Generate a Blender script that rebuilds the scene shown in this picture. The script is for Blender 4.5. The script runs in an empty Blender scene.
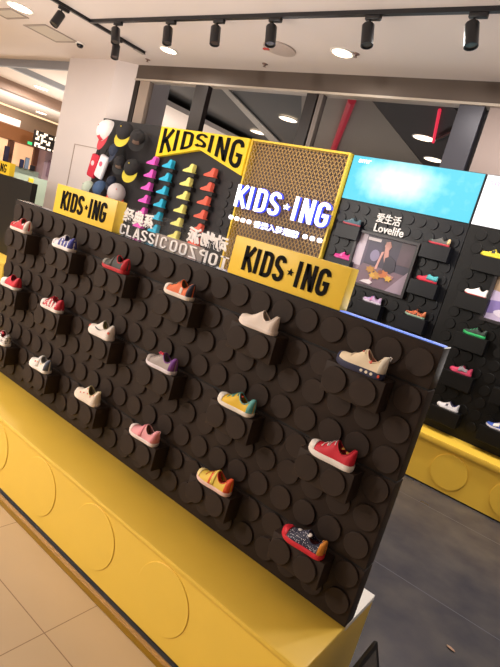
import bpy, bmesh, math, random
from mathutils import Vector, Matrix
random.seed(7)
PI = math.pi
S = bpy.context.scene
COL = S.collection

# ------------------------------------------------------------------ camera
cam_d = bpy.data.cameras.new('camera'); cam = bpy.data.objects.new('camera', cam_d); COL.objects.link(cam)
_f = 510.0
_D = Vector((-704, 2540, _f)).normalized()
_X = -Vector((-450-250, 35-333.5, _f)); _X = (_X - _D*_X.dot(_D)).normalized()
_U = -_D; _Y = _U.cross(_X)
R = Matrix(((_X[0], -_X[1], -_X[2]), (_Y[0], -_Y[1], -_Y[2]), (_U[0], -_U[1], -_U[2])))
cam.matrix_world = Matrix.Translation((0, 0, 1.5)) @ R.to_4x4()
cam_d.sensor_fit = 'VERTICAL'; cam_d.sensor_height = 36; cam_d.lens = _f/667*36; cam_d.clip_start = .02
S.camera = cam
# ------------------------------------------------------------------ world, exposure
w = bpy.data.worlds.new('world'); S.world = w; w.use_nodes = True
w.node_tree.nodes['Background'].inputs[0].default_value = (1.0, .93, .87, 1)
w.node_tree.nodes['Background'].inputs[1].default_value = 0.30
S.view_settings.view_transform = 'Standard'; S.view_settings.look = 'None'
S.view_settings.exposure = 0.15; S.view_settings.gamma = 1.0
S.view_settings.use_curve_mapping = False
CZ = 3.10
# ------------------------------------------------------------------ lamps of the shop ceiling, plus added unseen ones
def lamp(x, y, z, e, size=.16, color=(1, .84, .68), rot=(0, 0, 0), kind='AREA', spread=PI):
    l = bpy.data.lights.new('ceiling_or_added_lamp', kind); l.energy = e; l.color = color
    if kind == 'AREA': l.shape = 'DISK'; l.size = size; l.spread = spread
    o = bpy.data.objects.new('ceiling_or_added_lamp', l); o.location = (x, y, z); o.rotation_euler = rot; COL.objects.link(o)
    return o
WARM = (1, .93, .85)
for x, y, e in [(-4.67, 3.88, 5), (-2.52, 3.86, 4), (-5.97, 2.92, 10), (-4.6, 1.9, 12), (-6.5, -1, 60), (-7.5, -2.8, 110),
                (-4.6, -.6, 22), (-2.66, -.6, 8), (-4.6, -2.6, 110), (-2.66, -2.6, 20), (-.65, 3.6, 30), (.4, 3.6, 22), (-1.65, 3.45, 9), (.3, 2.6, 16),
                (-9, 3.0, 60), (-10.5, 5.8, 70), (-13, 8, 90)]:
    lamp(x, y, CZ-.05, e, color=WARM, size=.2)
_k = lamp(-5.2, -3.2, 2.4, 330, color=WARM, kind='POINT'); _k.data.shadow_soft_size = .25  # added key lamp out of view, behind the camera to the left
for x, y, z, e, sz in [(-5.2, 2.6, 1.2, 20, 1.4), (-3.0, 2.5, 1.2, 18, 1.4), (-.6, 2.4, 1.2, 13, 1.4), (-4, .2, 2.0, 16, 2), (-9, 6.5, 1.6, 60, 2), (-13, 7, 1.6, 60, 2)]:
    lamp(x, y, z, e, size=sz, rot=(PI, 0, 0), color=(1, .93, .88))  # added uplights with no fitting, brighten the shop and mall ceilings
for x, y, e in [(-6.45, 7.83, 14), (-5.03, 6.74, 14), (-2.85, 6.83, 8), (-3.07, 7.98, 8)]:
    lamp(x, y, 1.0, e*.9, size=1.2, rot=(PI, 0, 0), color=(.93, .9, .88))  # added uplights, brighten the corridor ceiling beyond the glass

# ------------------------------------------------------------------ materials
def lin(c):
    return c/12.92 if c <= .04045 else ((c+.055)/1.055)**2.4
def hx(h): return tuple(lin(int(h[i:i+2], 16)/255) for i in (0, 2, 4))+(1,)
MC = {}
def mat(h, rough=.5, metal=0, spec=.5, emit=0, bump=0, bscale=60, var=0, vscale=8, key=None, alpha=1):
    k = key or (h, rough, metal, spec, emit, bump, bscale, var, vscale, alpha)
    if k in MC: return MC[k]
    m = bpy.data.materials.new('m_'+h); m.use_nodes = True; nt = m.node_tree; b = nt.nodes['Principled BSDF']
    c = hx(h)
    b.inputs['Base Color'].default_value = c; b.inputs['Roughness'].default_value = rough
    b.inputs['Metallic'].default_value = metal; b.inputs['Specular IOR Level'].default_value = spec
    b.inputs['Alpha'].default_value = alpha
    if emit:
        b.inputs['Emission Color'].default_value = c; b.inputs['Emission Strength'].default_value = emit
    if bump or var:
        tc = nt.nodes.new('ShaderNodeTexCoord'); n = nt.nodes.new('ShaderNodeTexNoise')
        n.inputs['Scale'].default_value = bscale if bump else vscale; n.inputs['Detail'].default_value = 4
        nt.links.new(tc.outputs['Object'], n.inputs['Vector'])
        if bump:
            bp = nt.nodes.new('ShaderNodeBump'); bp.inputs['Strength'].default_value = bump; bp.inputs['Distance'].default_value = .002
            nt.links.new(n.outputs['Fac'], bp.inputs['Height']); nt.links.new(bp.outputs['Normal'], b.inputs['Normal'])
        if var:
            n2 = nt.nodes.new('ShaderNodeTexNoise'); n2.inputs['Scale'].default_value = vscale; n2.inputs['Detail'].default_value = 3
            nt.links.new(tc.outputs['Object'], n2.inputs['Vector'])
            mr = nt.nodes.new('ShaderNodeMapRange'); mr.inputs['To Min'].default_value = 1-var; mr.inputs['To Max'].default_value = 1+var
            nt.links.new(n2.outputs['Fac'], mr.inputs['Value'])
            mx = nt.nodes.new('ShaderNodeVectorMath'); mx.operation = 'SCALE'; mx.inputs[0].default_value = c[:3]
            nt.links.new(mr.outputs[0], mx.inputs['Scale']); nt.links.new(mx.outputs[0], b.inputs['Base Color'])
    MC[k] = m
    return m
def spotted(base, dot, scale=60, thr=.32, rough=.6):
    k = ('sp', base, dot, scale, thr)
    if k in MC: return MC[k]
    m = bpy.data.materials.new('m_spotted'); m.use_nodes = True; nt = m.node_tree; b = nt.nodes['Principled BSDF']
    tc = nt.nodes.new('ShaderNodeTexCoord'); v = nt.nodes.new('ShaderNodeTexVoronoi'); v.inputs['Scale'].default_value = scale
    v.inputs['Randomness'].default_value = .55
    nt.links.new(tc.outputs['Object'], v.inputs['Vector'])
    r = nt.nodes.new('ShaderNodeValToRGB'); r.color_ramp.interpolation = 'CONSTANT'
    r.color_ramp.elements[0].color = hx(dot); r.color_ramp.elements[1].color = hx(base); r.color_ramp.elements[1].position = thr
    nt.links.new(v.outputs['Distance'], r.inputs[0]); nt.links.new(r.outputs[0], b.inputs['Base Color'])
    b.inputs['Roughness'].default_value = rough
    MC[k] = m
    return m
def tile_mat(name, base, seam, sx, sy, ox, oy, wd, rough, var=.12, vscale=3, spec=.5, tint=None):
    m = bpy.data.materials.new(name); m.use_nodes = True; nt = m.node_tree; b = nt.nodes['Principled BSDF']; L = nt.links
    tc = nt.nodes.new('ShaderNodeTexCoord'); sp = nt.nodes.new('ShaderNodeSeparateXYZ'); L.new(tc.outputs['Object'], sp.inputs[0])
    def mt(op, a, bb=None):
        n = nt.nodes.new('ShaderNodeMath'); n.operation = op
        for i, v in enumerate((a, bb)):
            if v is None: continue
            if isinstance(v, (int, float)): n.inputs[i].default_value = v
            else: L.new(v, n.inputs[i])
        return n.outputs[0]
    def line(v, s, o):
        q = mt('DIVIDE', mt('SUBTRACT', v, o), s); q = mt('SUBTRACT', mt('FRACT', mt('ADD', q, 100.5)), .5)
        return mt('LESS_THAN', mt('ABSOLUTE', q), wd/s)
    ln = mt('MAXIMUM', line(sp.outputs[0], sx, ox), line(sp.outputs[1], sy, oy))
    n = nt.nodes.new('ShaderNodeTexNoise'); n.inputs['Scale'].default_value = vscale; n.inputs['Detail'].default_value = 6
    L.new(tc.outputs['Object'], n.inputs['Vector'])
    r = nt.nodes.new('ShaderNodeValToRGB'); c = hx(base)
    r.color_ramp.elements[0].position = .3; r.color_ramp.elements[1].position = .7
    r.color_ramp.elements[0].color = tuple(x*(1-var) for x in c[:3])+(1,)
    r.color_ramp.elements[1].color = tuple(x*(1+var) for x in (hx(tint) if tint else c)[:3])+(1,)
    L.new(n.outputs['Fac'], r.inputs[0])
    mx = nt.nodes.new('ShaderNodeMix'); mx.data_type = 'RGBA'; L.new(ln, mx.inputs[0]); L.new(r.outputs[0], mx.inputs[6]); mx.inputs[7].default_value = hx(seam)
    L.new(mx.outputs[2], b.inputs['Base Color'])
    b.inputs['Roughness'].default_value = rough; b.inputs['Specular IOR Level'].default_value = spec
    return m
BLACK = mat('332822', .6, spec=.22, bump=.15, bscale=90)
BLACKW = mat('1d1a1b', .5, bump=.15, bscale=90)
YEL = mat('f0c84e', .42, var=.03)
YELW = mat('f0c648', .42)
WHITE = mat('efeae4', .5)
BLKMET = mat('17161a', .4)
WALLW = mat('d4cac8', .6, var=.02, vscale=2)

# ------------------------------------------------------------------ object helpers
def NB(): return bmesh.new()
def box(bm, x0, x1, y0, y1, z0, z1, bev=0, mi=0):
    vs = [bm.verts.new((x, y, z)) for x in (x0, x1) for y in (y0, y1) for z in (z0, z1)]
    fs = [(0, 1, 3, 2), (4, 6, 7, 5), (0, 4, 5, 1), (2, 3, 7, 6), (0, 2, 6, 4), (1, 5, 7, 3)]
    ff = [bm.faces.new([vs[i] for i in f]) for f in fs]
    for q in ff: q.material_index = mi
    if bev:
        es = list({e for q in ff for e in q.edges})
        bmesh.ops.bevel(bm, geom=es, offset=bev, segments=2, affect='EDGES', profile=.5)
    return ff
def disc(bm, cx, cz, r, y0, y1, n=24, zmin=None, zmax=None, axis='y'):
    """stud: cylinder whose axis runs along y, y1 = free end (chamfered)"""
    pts = [(cx+r*math.cos(2*PI*i/n), cz+r*math.sin(2*PI*i/n)) for i in range(n)]
    rings = []
    e = .0012 if r > .02 else 0
    s = 1 if y1 < y0 else -1
    for yy, k in ((y0, 1), (y1+s*e, 1), (y1, 1-e/r)):
        rings.append([bm.verts.new((cx+(px-cx)*k, yy, min(max(cz+(pz-cz)*k, zmin if zmin is not None else -99), zmax if zmax is not None else 99))) for px, pz in pts])
    for a, b in zip(rings, rings[1:]):
        for i in range(n): bm.faces.new((a[i], a[(i+1) % n], b[(i+1) % n], b[i]))
    bm.faces.new(rings[-1])
def tube(bm, pts, r, n=8, caps=True):
    pts = [Vector(p) for p in pts]; rings = []
    for i, p in enumerate(pts):
        d = (pts[min(i+1, len(pts)-1)]-pts[max(i-1, 0)]).normalized()
        u = d.cross(Vector((0, 0, 1)) if abs(d.z) < .9 else Vector((1, 0, 0))).normalized(); v = d.cross(u)
        rr = r[i] if isinstance(r, (list, tuple)) else r
        rings.append([bm.verts.new(p+u*rr*math.cos(2*PI*k/n)+v*rr*math.sin(2*PI*k/n)) for k in range(n)])
    for a, b in zip(rings, rings[1:]):
        for k in range(n): bm.faces.new((a[k], a[(k+1) % n], b[(k+1) % n], b[k]))
    if caps: bm.faces.new(rings[0]); bm.faces.new(rings[-1])
def prism(bm, pts, y0, y1):
    """polygon in the xz plane extruded along y"""
    a = [bm.verts.new((x, y0, z)) for x, z in pts]; b = [bm.verts.new((x, y1, z)) for x, z in pts]
    bm.faces.new(a); bm.faces.new(b)
    n = len(pts)
    for i in range(n): bm.faces.new((a[i], a[(i+1) % n], b[(i+1) % n], b[i]))
def lathe(bm, prof, c=(0, 0, 0), n=20, caps=True):
    rings = []
    for r, z in prof:
        rings.append([bm.verts.new(Vector((c[0]+r*math.cos(2*PI*k/n), c[1]+r*math.sin(2*PI*k/n), c[2]+z))) for k in range(n)])
    for a, b in zip(rings, rings[1:]):
        for k in range(n): bm.faces.new((a[k], a[(k+1) % n], b[(k+1) % n], b[k]))
    if caps: bm.faces.new(rings[0]); bm.faces.new(rings[-1])
def link(name, bm, m, parent=None, smooth=False, world=False, label=None, weld=False):
    if weld: bmesh.ops.remove_doubles(bm, verts=bm.verts, dist=1e-5)
    if world and parent is not None:
        bmesh.ops.translate(bm, verts=bm.verts, vec=-Vector(parent.location))
    bmesh.ops.recalc_face_normals(bm, faces=bm.faces)
    me = bpy.data.meshes.new(name); bm.to_mesh(me); bm.free()
    for mm in (m if isinstance(m, (list, tuple)) else [m]): me.materials.append(mm)
    if smooth:
        me.polygons.foreach_set('use_smooth', [True]*len(me.polygons))
        if smooth != 'all':
            me.set_sharp_from_angle(angle=math.radians(40))
    o = bpy.data.objects.new(name, me); COL.objects.link(o)
    if parent is not None: o.parent = parent
    if label: o['label'] = label
    return o
def thing(name, label, cat, loc=(0, 0, 0), rot=(0, 0, 0), group=None):
    o = bpy.data.objects.new(name, None); COL.objects.link(o); o.location = loc; o.rotation_euler = rot
    o.empty_display_size = .05; o['label'] = label; o['category'] = cat
    if group: o['group'] = group
    return o
def tag(o, label, cat, group=None, kind=None):
    o['label'] = label; o['category'] = cat
    if group: o['group'] = group
    if kind: o['kind'] = kind
    return o
def struct(name, bm, m, smooth=False):
    o = link(name, bm, m, smooth=smooth); o['kind'] = 'structure'; return o
def sbox(name, a, m, bev=0):
    bm = NB(); box(bm, *a, bev=bev); return struct(name, bm, m)
def pbox(name, a, m, parent, bev=0, world=True, label=None):
    bm = NB(); box(bm, *a, bev=bev); return link(name, bm, m, parent, world=world, label=label, smooth=bool(bev))
def dup(root, loc, label=None, group=None):
    r = root.copy(); COL.objects.link(r); r.location = loc
    if label: r['label'] = label
    if group: r['group'] = group
    for ch in list(root.children):
        c = ch.copy(); COL.objects.link(c); c.parent = r
        for g in list(ch.children):
            d = g.copy(); COL.objects.link(d); d.parent = c
    return r
# ---- lettering: condensed bold strokes in a unit cell (width .5, height 1)
def arc(cx, cz, rx, rz, a0, a1, n=8): return [(cx+rx*math.cos(math.radians(a0+(a1-a0)*i/n)), cz+rz*math.sin(math.radians(a0+(a1-a0)*i/n))) for i in range(n+1)]
GL = {
 'K': [[(.07, 0), (.07, 1)], [(.47, 1), (.11, .42)], [(.2, .56), (.49, 0)]],
 'I': [[(.07, 0), (.07, 1)]],
 'D': [[(.07, 0), (.07, 1)], [(.07, .93), (.24, .93)]+arc(.25, .75, .18, .18, 90, 0)+arc(.25, .25, .18, .18, 0, -90)+[(.24, .07), (.07, .07)]],
 'S': [arc(.25, .76, .18, .17, 0, 180)+[(.07, .68), (.10, .60), (.25, .49), (.40, .38), (.43, .30)]+arc(.25, .24, .18, .17, 0, -180)],
 'N': [[(.07, 0), (.07, 1)], [(.43, 0), (.43, 1)], [(.09, .96), (.41, .04)]],
 'G': [arc(.25, .75, .18, .18, 0, 180)+arc(.25, .25, .18, .18, 180, 360)+[(.43, .46), (.25, .46)]],
 'O': [arc(.25, .75, .18, .18, 0, 180)+arc(.25, .25, .18, .18, 180, 360)+[(.43, .75)]],
 'T': [[(.25, 0), (.25, 1)], [(.02, .93), (.48, .93)]],
 'P': [[(.07, 0), (.07, 1)], [(.07, .93), (.25, .93)]+arc(.25, .74, .18, .19, 90, -90)+[(.07, .55)]],
 'Z': [[(.03, .93), (.44, .93), (.06, .07), (.47, .07)]],
 'C': [arc(.25, .75, .18, .18, -10, 180)+arc(.25, .25, .18, .18, 180, 370)],
 'L': [[(.07, 1), (.07, 0)], [(.07, .07), (.45, .07)]],
 'A': [[(.03, 0), (.25, 1)], [(.25, 1), (.47, 0)], [(.1, .25), (.4, .25)]],
}
ADV = {'I': .22, '*': .36, ' ': .25}
def stroke(bm, pts, t, fn, y0, y1):
    n = len(pts); P = [Vector(p) for p in pts]; L = []; Rr = []
    for i, p in enumerate(P):
        d1 = (P[i]-P[i-1]).normalized() if i > 0 else (P[1]-P[0]).normalized()
        d2 = (P[i+1]-P[i]).normalized() if i < n-1 else d1
        t_ = (d1+d2)
        if t_.length < 1e-6: t_ = d1
        t_.normalize(); nn = Vector((-t_.y, t_.x)); k = t/2/max(.5, nn.dot(Vector((-d1.y, d1.x))))
        L.append(p+nn*k); Rr.append(p-nn*k)
    def V(p, y): x, z = fn(p.x, p.y); return bm.verts.new((x, y, z))
    a = [V(p, y0) for p in L]; b = [V(p, y0) for p in Rr]; c = [V(p, y1) for p in L]; d = [V(p, y1) for p in Rr]
    for i in range(n-1):
        bm.faces.new((a[i], a[i+1], b[i+1], b[i])); bm.faces.new((c[i], c[i+1], d[i+1], d[i]))
        bm.faces.new((a[i], a[i+1], c[i+1], c[i])); bm.faces.new((b[i], b[i+1], d[i+1], d[i]))
    for i in (0, n-1): bm.faces.new((a[i], b[i], d[i], c[i]))
def textwidth(s, gap=.13): return sum(ADV.get(c, .5)+gap for c in s)-gap
def strokes_text(bm, s, x0, x1, z0, z1, y0, y1, t=.14, gap=.13, flip=False, fn2=None, grow=0):
    W = textwidth(s, gap); cur = 0
    for ch in s:
        def fn(u, v, cur=cur):
            k = (cur+u)/W
            if flip: k = 1-k
            x = x0+(x1-x0)*k
            if fn2: return fn2(k, v)
            return x, z0+(z1-z0)*v
        if ch == '*':
            # small five pointed star / dot
            pts = [(.18+(.16 if i % 2 == 0 else .07)*math.cos(PI/2+i*PI/5), .48+(.16 if i % 2 == 0 else .07)*math.sin(PI/2+i*PI/5)*.9) for i in range(10)]
            c0 = bm.verts.new((*[fn(.18, .48)[0]], y0, fn(.18, .48)[1]))
            vs = [bm.verts.new((fn(*p)[0], y0, fn(*p)[1])) for p in pts]
            ws = [bm.verts.new((fn(*p)[0], y1, fn(*p)[1])) for p in pts]
            for i in range(10):
                bm.faces.new((vs[i], vs[(i+1) % 10], c0)); bm.faces.new((vs[i], vs[(i+1) % 10], ws[(i+1) % 10], ws[i]))
        elif ch != ' ':
            for st in GL[ch]: stroke(bm, st, t+grow, fn, y0, y1)
        cur += ADV.get(ch, .5)+gap
def font_text(bm, s, x0, x1, z0, z1, y0, y1, flip=False, bold=.02):
    cu = bpy.data.curves.new('tmp', 'FONT'); cu.body = s; cu.offset = bold; cu.resolution_u = 2; cu.extrude = .5
    o = bpy.data.objects.new('tmp', cu); COL.objects.link(o)
    bpy.context.view_layer.update()
    me = bpy.data.meshes.new_from_object(o.evaluated_get(bpy.context.evaluated_depsgraph_get()))
    xs = [v.co.x for v in me.vertices]; ys = [v.co.y for v in me.vertices]
    ax, bx_, ay, by_ = min(xs), max(xs), min(ys), max(ys)
    t = bmesh.new(); t.from_mesh(me)
    for v in t.verts:
        k = (v.co.x-ax)/(bx_-ax); k = 1-k if flip else k
        v.co = Vector((x0+(x1-x0)*k, y0 if v.co.z > 0 else y1, z0+(z1-z0)*(v.co.y-ay)/(by_-ay)))
    t.to_mesh(me); t.free(); bm.from_mesh(me)
    bpy.data.objects.remove(o); bpy.data.curves.remove(cu); bpy.data.meshes.remove(me)

# ================================================================== SETTING
DARKF = tile_mat('m_dark_tile', '46464f', '605f67', 30, 1.02, 12, 2.61, .003, .27, var=.22, vscale=4, tint='4f4b4b')
LIGHTF = tile_mat('m_light_tile', 'c6ae8e', '8d7358', .6, .6, -1.19, 1.007, .0018, .3, var=.03, vscale=3)
sbox('floor', (-22, 4, -3.5, 1.27, -.1, 0), LIGHTF)
sbox('floor', (-6.6, 4, 1.27, 4.4, -.1, 0), DARKF)
sbox('floor', (-22, -6.6, 1.27, 13, -.1, 0), LIGHTF)
sbox('floor', (-6.6, 4, 4.4, 12, -.1, 0), mat('3a3634', .5))
CEIL = mat('d9cec8', .7, var=.02, vscale=1)
sbox('ceiling', (-12, 4, -3.5, 4.33, CZ, CZ+.1), CEIL)
sbox('trim_1', (-5.70, 4, 4.33, 4.41, 2.935, CZ), mat('5c5048', .5, metal=.3, var=.2, vscale=1.2))
sbox('trim_2', (-5.70, 4, 4.315, 4.42, 2.915, 2.935), mat('b5a89a', .4))
# pillar with chamfered corner beside the glazing
bm = NB()
pl = [(-7.0, 4.2), (-5.975, 4.2), (-5.70, 4.33), (-5.70, 4.9), (-7.0, 4.9)]
a = [bm.verts.new((x, y, 0)) for x, y in pl]; b = [bm.verts.new((x, y, CZ)) for x, y in pl]
for i in range(5): bm.faces.new((a[i], a[(i+1) % 5], b[(i+1) % 5], b[i]))
bm.faces.new(a); bm.faces.new(b)
struct('wall_pillar', bm, WALLW)
sbox('trim_3', (-6.52, -6.505, 4.195, 4.2, 0, 2.0), mat('a3938a', .6)); sbox('trim_4', (-6.505, -6.0, 4.195, 4.2, 1.99, 2.0), mat('a3938a', .6))
# low solid wall under the glazing carrying the display panels
sbox('wall_back', (-5.70, 4, 4.28, 4.40, 0, 2.30), mat('3b3532', .7))
sbox('wall_right', (-1.36, 4, 4.34, 4.42, 2.30, 2.915), mat('8f7f7a', .6))
# glazing
win = bpy.data.objects.new('window_1', None); COL.objects.link(win); win.location = (-3.5, 4.36, 2.3); win['kind'] = 'structure'
for x0, x1, h in ((-5.70, -5.62, '1f1a18'), (-5.60, -5.42, 'a39488'), (-4.62, -4.42, '2f2a29'), (-3.09, -2.97, '2b2727'), (-2.95, -2.9, '6c6460'), (-1.60, -1.40, '3c3b44')):
    pbox('window_frame', (x0, x1, 4.33, 4.40, 2.30, 2.915), mat(h, .35, metal=.3), win)
gl = bpy.data.materials.new('m_glass'); gl.use_nodes = True; nt = gl.node_tree; b = nt.nodes['Principled BSDF']
b.inputs['Roughness'].default_value = .02; b.inputs['Transmission Weight'].default_value = 1; b.inputs['IOR'].default_value = 1.02; b.inputs['Base Color'].default_value = (.93, .93, .95, 1)
pbox('window_pane', (-5.42, -1.60, 4.375, 4.381, 2.30, 2.915), gl, win)
# corridor ceiling seen beyond the glass
sbox('ceiling', (-20, 4, 4.42, 13, 3.32, 3.42), mat('63605c', .7, var=.15, vscale=.7))
def cpanel(name, pts, m, z=3.30, th=.02):
    bm = NB(); a = [bm.verts.new((x, y, z)) for x, y in pts]; b = [bm.verts.new((x, y, z+th)) for x, y in pts]
    bm.faces.new(a); bm.faces.new(b); n = len(pts)
    for i in range(n): bm.faces.new((a[i], a[(i+1) % n], b[(i+1) % n], b[i]))
    return struct(name, bm, m)
cpanel('ceiling_bulkhead', [(-3.05, 4.5), (-3.05, 5.3), (-3.55, 9.5), (-6.5, 9.5), (-3.7, 5.0), (-3.6, 4.5)], mat('978c80', .6, var=.08, vscale=1.5))
cpanel('ceiling_bulkhead', [(-2.9, 4.5), (-3.02, 5.3), (-3.5, 9.5), (3, 9.5), (3, 4.5)], mat('48423f', .6, var=.3, vscale=2), z=3.28)
cpanel('ceiling_bulkhead', [(-4.95, 4.6), (-5.02, 4.6), (-6.55, 8.4), (-6.3, 8.4)], mat('b9b2a8', .6), z=3.28)
cpanel('ceiling_bulkhead', [(-7.6, 6.4), (-8.7, 7.4), (-9.9, 9.5), (-8.0, 9.5)], mat('c9c4bc', .6), z=3.28)
sbox('trim_5', (-20, 4, 12, 12.1, 0, 3.4), mat('6b625c', .7))
# slanting beam beyond glass
bm = NB(); tube(bm, [(-2.57, 6.62, 3.22), (-1.67, 5.42, 3.22)], .03); struct('trim_6', bm, mat('2a2727', .5))
bm = NB(); tube(bm, [(-2.01, 5.2, 3.24), (-1.95, 5.9, 3.24)], .05); struct('trim_7', bm, mat('2a2727', .5))
# neon strips reflected / hanging beyond the glass
bm = NB(); tube(bm, [(-3.25, 5.45, 3.24), (-4.35, 7.2, 3.24), (-5.45, 8.95, 3.24)], .05); tag(link('neon_strip', bm, mat('a82a38', .4, emit=.35)), 'wide dim red light strip beyond the glazing, left one above the mesh panel', 'light strip', 'red light strips')
bm = NB(); tube(bm, [(-2.24, 5.55, 3.24), (-2.71, 6.84, 3.24)], .018); tag(link('neon_strip', bm, mat('e0304a', .4, emit=.9)), 'thin bright red light strip beyond the glazing above the blue lightbox', 'light strip', 'red light strips')
# left: mall beyond the shop
MALLC = mat('b7a597', .7)
sbox('ceiling', (-20, -7.0, 4.33, 4.37, 2.985, 3.12), mat('8d8d93', .5))
sbox('ceiling', (-20, -7.0, 4.37, 13, CZ+.02, CZ+.1), mat('e0d4c9', .7))
sbox('ceiling', (-20, -12, -3.5, 4.33, CZ+.02, CZ+.1), mat('e0d4c9', .7))
sbox('trim_8', (-9.30, -9.2, 4.38, 12, 3.03, CZ+.02), mat('9ea2a8', .6))
sbox('trim_9', (-11.4, -11.15, 4.45, 12, 2.92, CZ+.02), mat('8a6f5e', .6))
sbox('trim_10', (-15.9, -15.75, 6.0, 12, 3.09, CZ+.02), mat('ffdcae', .6, emit=1.0))
sbox('trim_11', (-9.6, -9.45, 4.5, 12, 3.085, 3.1), mat('ffe9cf', .6, emit=.0))
sbox('wall_left', (-20.1, -20, -3.5, 13, 0, 3.3), mat('b59a84', .6))
sbox('wall_light_block', (1.6, 1.7, -3.5, 4.28, 0, CZ), mat('4a4444', .7))  # unseen dark wall added to block ambient light from the right
sbox('wall_far', (-20, -6.6, 13, 13.1, 0, 3.3), mat('b3a294', .6))

# mall shopfront
sf = thing('shopfront', 'warm lit shopfront across the mall at far left with timber fascia', 'shopfront', (-16.2, 8.5, 0))
pbox('wall', (-16.35, -16.25, 2, 12.5, 0, 3.12), mat('bfa793', .6), sf)
pbox('fascia', (-16.25, -16.05, 2, 9.2, 2.22, 2.62), mat('a86f45', .5), sf)
pbox('light_sign', (-16.24, -16.1, 6.6, 8.45, 2.66, 2.85), mat('fff2e8', .5, emit=.9), sf)
pbox('window_pane', (-16.24, -16.2, 7.9, 8.22, 1.52, 2.2), mat('f2c79a', .5, emit=.75), sf)
pbox('window_pane', (-16.24, -16.2, 8.4, 9.1, 1.52, 2.2), mat('f0c093', .5, emit=.7), sf)
pbox('door_post', (-16.25, -16.1, 8.24, 8.38, 0, 2.2), mat('6b4330', .5), sf)
pbox('door_post', (-16.25, -16.1, 9.05, 9.2, 0, 2.2), mat('7b5040', .5), sf)
pbox('counter', (-16.25, -15.9, 7.2, 9.2, 0, 1.5), mat('9bab9f', .3), sf)
for y0, y1, z0, z1, h in ((7.98, 8.12, 1.55, 2.0, '2a2440'), (8.5, 8.62, 1.5, 1.75, '30355c'), (8.66, 8.78, 1.5, 1.85, '8fa3c4'), (8.85, 9.0, 1.5, 1.66, '222028')):
    tag(pbox('garment', (-15.88, -15.8, y0, y1, z0, z1), mat(h, .8), None, bev=.02), {'2a2440': 'dark purple garment hanging in left shop window', '30355c': 'navy folded garment low in the far shop window', '8fa3c4': 'pale blue garment standing in the far shop window', '222028': 'black garment at right end of the far shop window'}[h], 'garment', 'garments in the far shop window')
pbox('side_wall', (-16.25, -15.7, 9.2, 9.75, 0, 2.25), mat('b9a0ad', .6), sf, label='lilac side wall')
pbox('wall_panel', (-15.7, -15.66, 9.32, 9.58, 1.45, 1.95), mat('9a7f90', .6), sf)
# checker lattice on the bulkhead beside the fascia
ck = pbox('chequered_bulkhead', (-15.08, -14.98, 8.35, 9.9, 2.18, 2.66), mat('1c1714', .5), sf)
bm = NB()
for i in range(25):
    for j in range(7):
        if random.random() < .42: box(bm, -14.98, -14.965, 8.37+i*.06, 8.37+i*.06+.052, 2.2+j*.065, 2.2+j*.065+.056)
link('lit_pattern', bm, mat('fff0dc', .5, emit=.7), ck, world=False).location = (16.2, -8.5, 0) if False else (0, 0, 0)
for v in bpy.data.objects['lit_pattern'].data.vertices: v.co -= Vector(sf.location)
pbox('exit_light', (-14.97, -14.94, 8.15, 8.28, 2.2, 2.28), mat('2fae6a', .5, emit=.6), sf)
# small yellow floor sign and pale glass rail
tag(pbox('floor_sign', (-13.5, -13.45, 7.55, 7.68, .9, 1.3), mat('e8c02a', .5), None, bev=.01), 'small yellow sign on the pale glass railing far left', 'sign')
tag(pbox('glass_railing', (-13.6, -13.52, 5, 9.0, 0, 1.35), mat('a9bcae', .25), None), 'pale green glass railing beyond the far display unit', 'railing')

# ================================================================== MAIN DISPLAY
def studs(bm, xs, zs, r, yb, yf, skip=None, n=24):
    for x in xs:
        for z in zs:
            if skip and skip(x, z): continue
            disc(bm, x, z, r, yb, yf, n)
XB0, XB1, YB, ZT, ZBASE = -2.837, -.383, 1.54, 1.323, .346
SEAMS = [1.19, .882, .564]
db = thing('display_board', 'long dark studded brick-style shoe display board standing on yellow plinth in front', 'display board', ((XB0+XB1)/2, YB, ZBASE))
cols = [-.434-.1022*k for k in range(24)]
def blocked(x, z):
    for bx_ in [-.589-.408*k for k in range(6)]:
        if abs(x-bx_) < .1:
            for s in SEAMS:
                if s-.12 < z < s: return True
    return False
lim = [(1.193, ZT, [1.262]), (.885, 1.187, [1.143, 1.04, .938]), (.567, .879, [.835, .732, .63]), (ZBASE, .561, [.522, .42])]
for z0, z1, rows in lim:
    bm = NB(); box(bm, XB0, XB1, YB, YB+.07, z0, z1, bev=.003)
    studs(bm, cols, rows, .043, YB, YB-.010, blocked)
    link('panel', bm, BLACK, db, smooth=True, world=True)
bm = NB(); box(bm, XB0+.004, XB1-.004, YB+.004, YB+.066, ZBASE, ZT-.004)
link('core', bm, mat('120f0e', .7), db, world=True)
bm = NB(); box(bm, XB0, XB1+.001, YB-.001, YB+.071, ZT+.0002, ZT+.004)
link('top_edge', bm, mat('2a2a30', .12, spec=.9), db, world=True, label='glossy top edge')
DEP = .08
bx_ = NB()
for r, s in enumerate(SEAMS):
    for k in range(6):
        cx = -.589-.408*k; w2 = .102
        bm = NB(); box(bm, cx-w2, cx+w2, YB-DEP, YB, s-.112, s-.012, bev=.002)
        for dx in (-.051, .051): disc(bm, cx+dx-.006, s-.063, .043, YB-DEP, YB-DEP-.010, 24)
        link('shelf', bm, BLACK, db, smooth=True, world=True)
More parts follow.
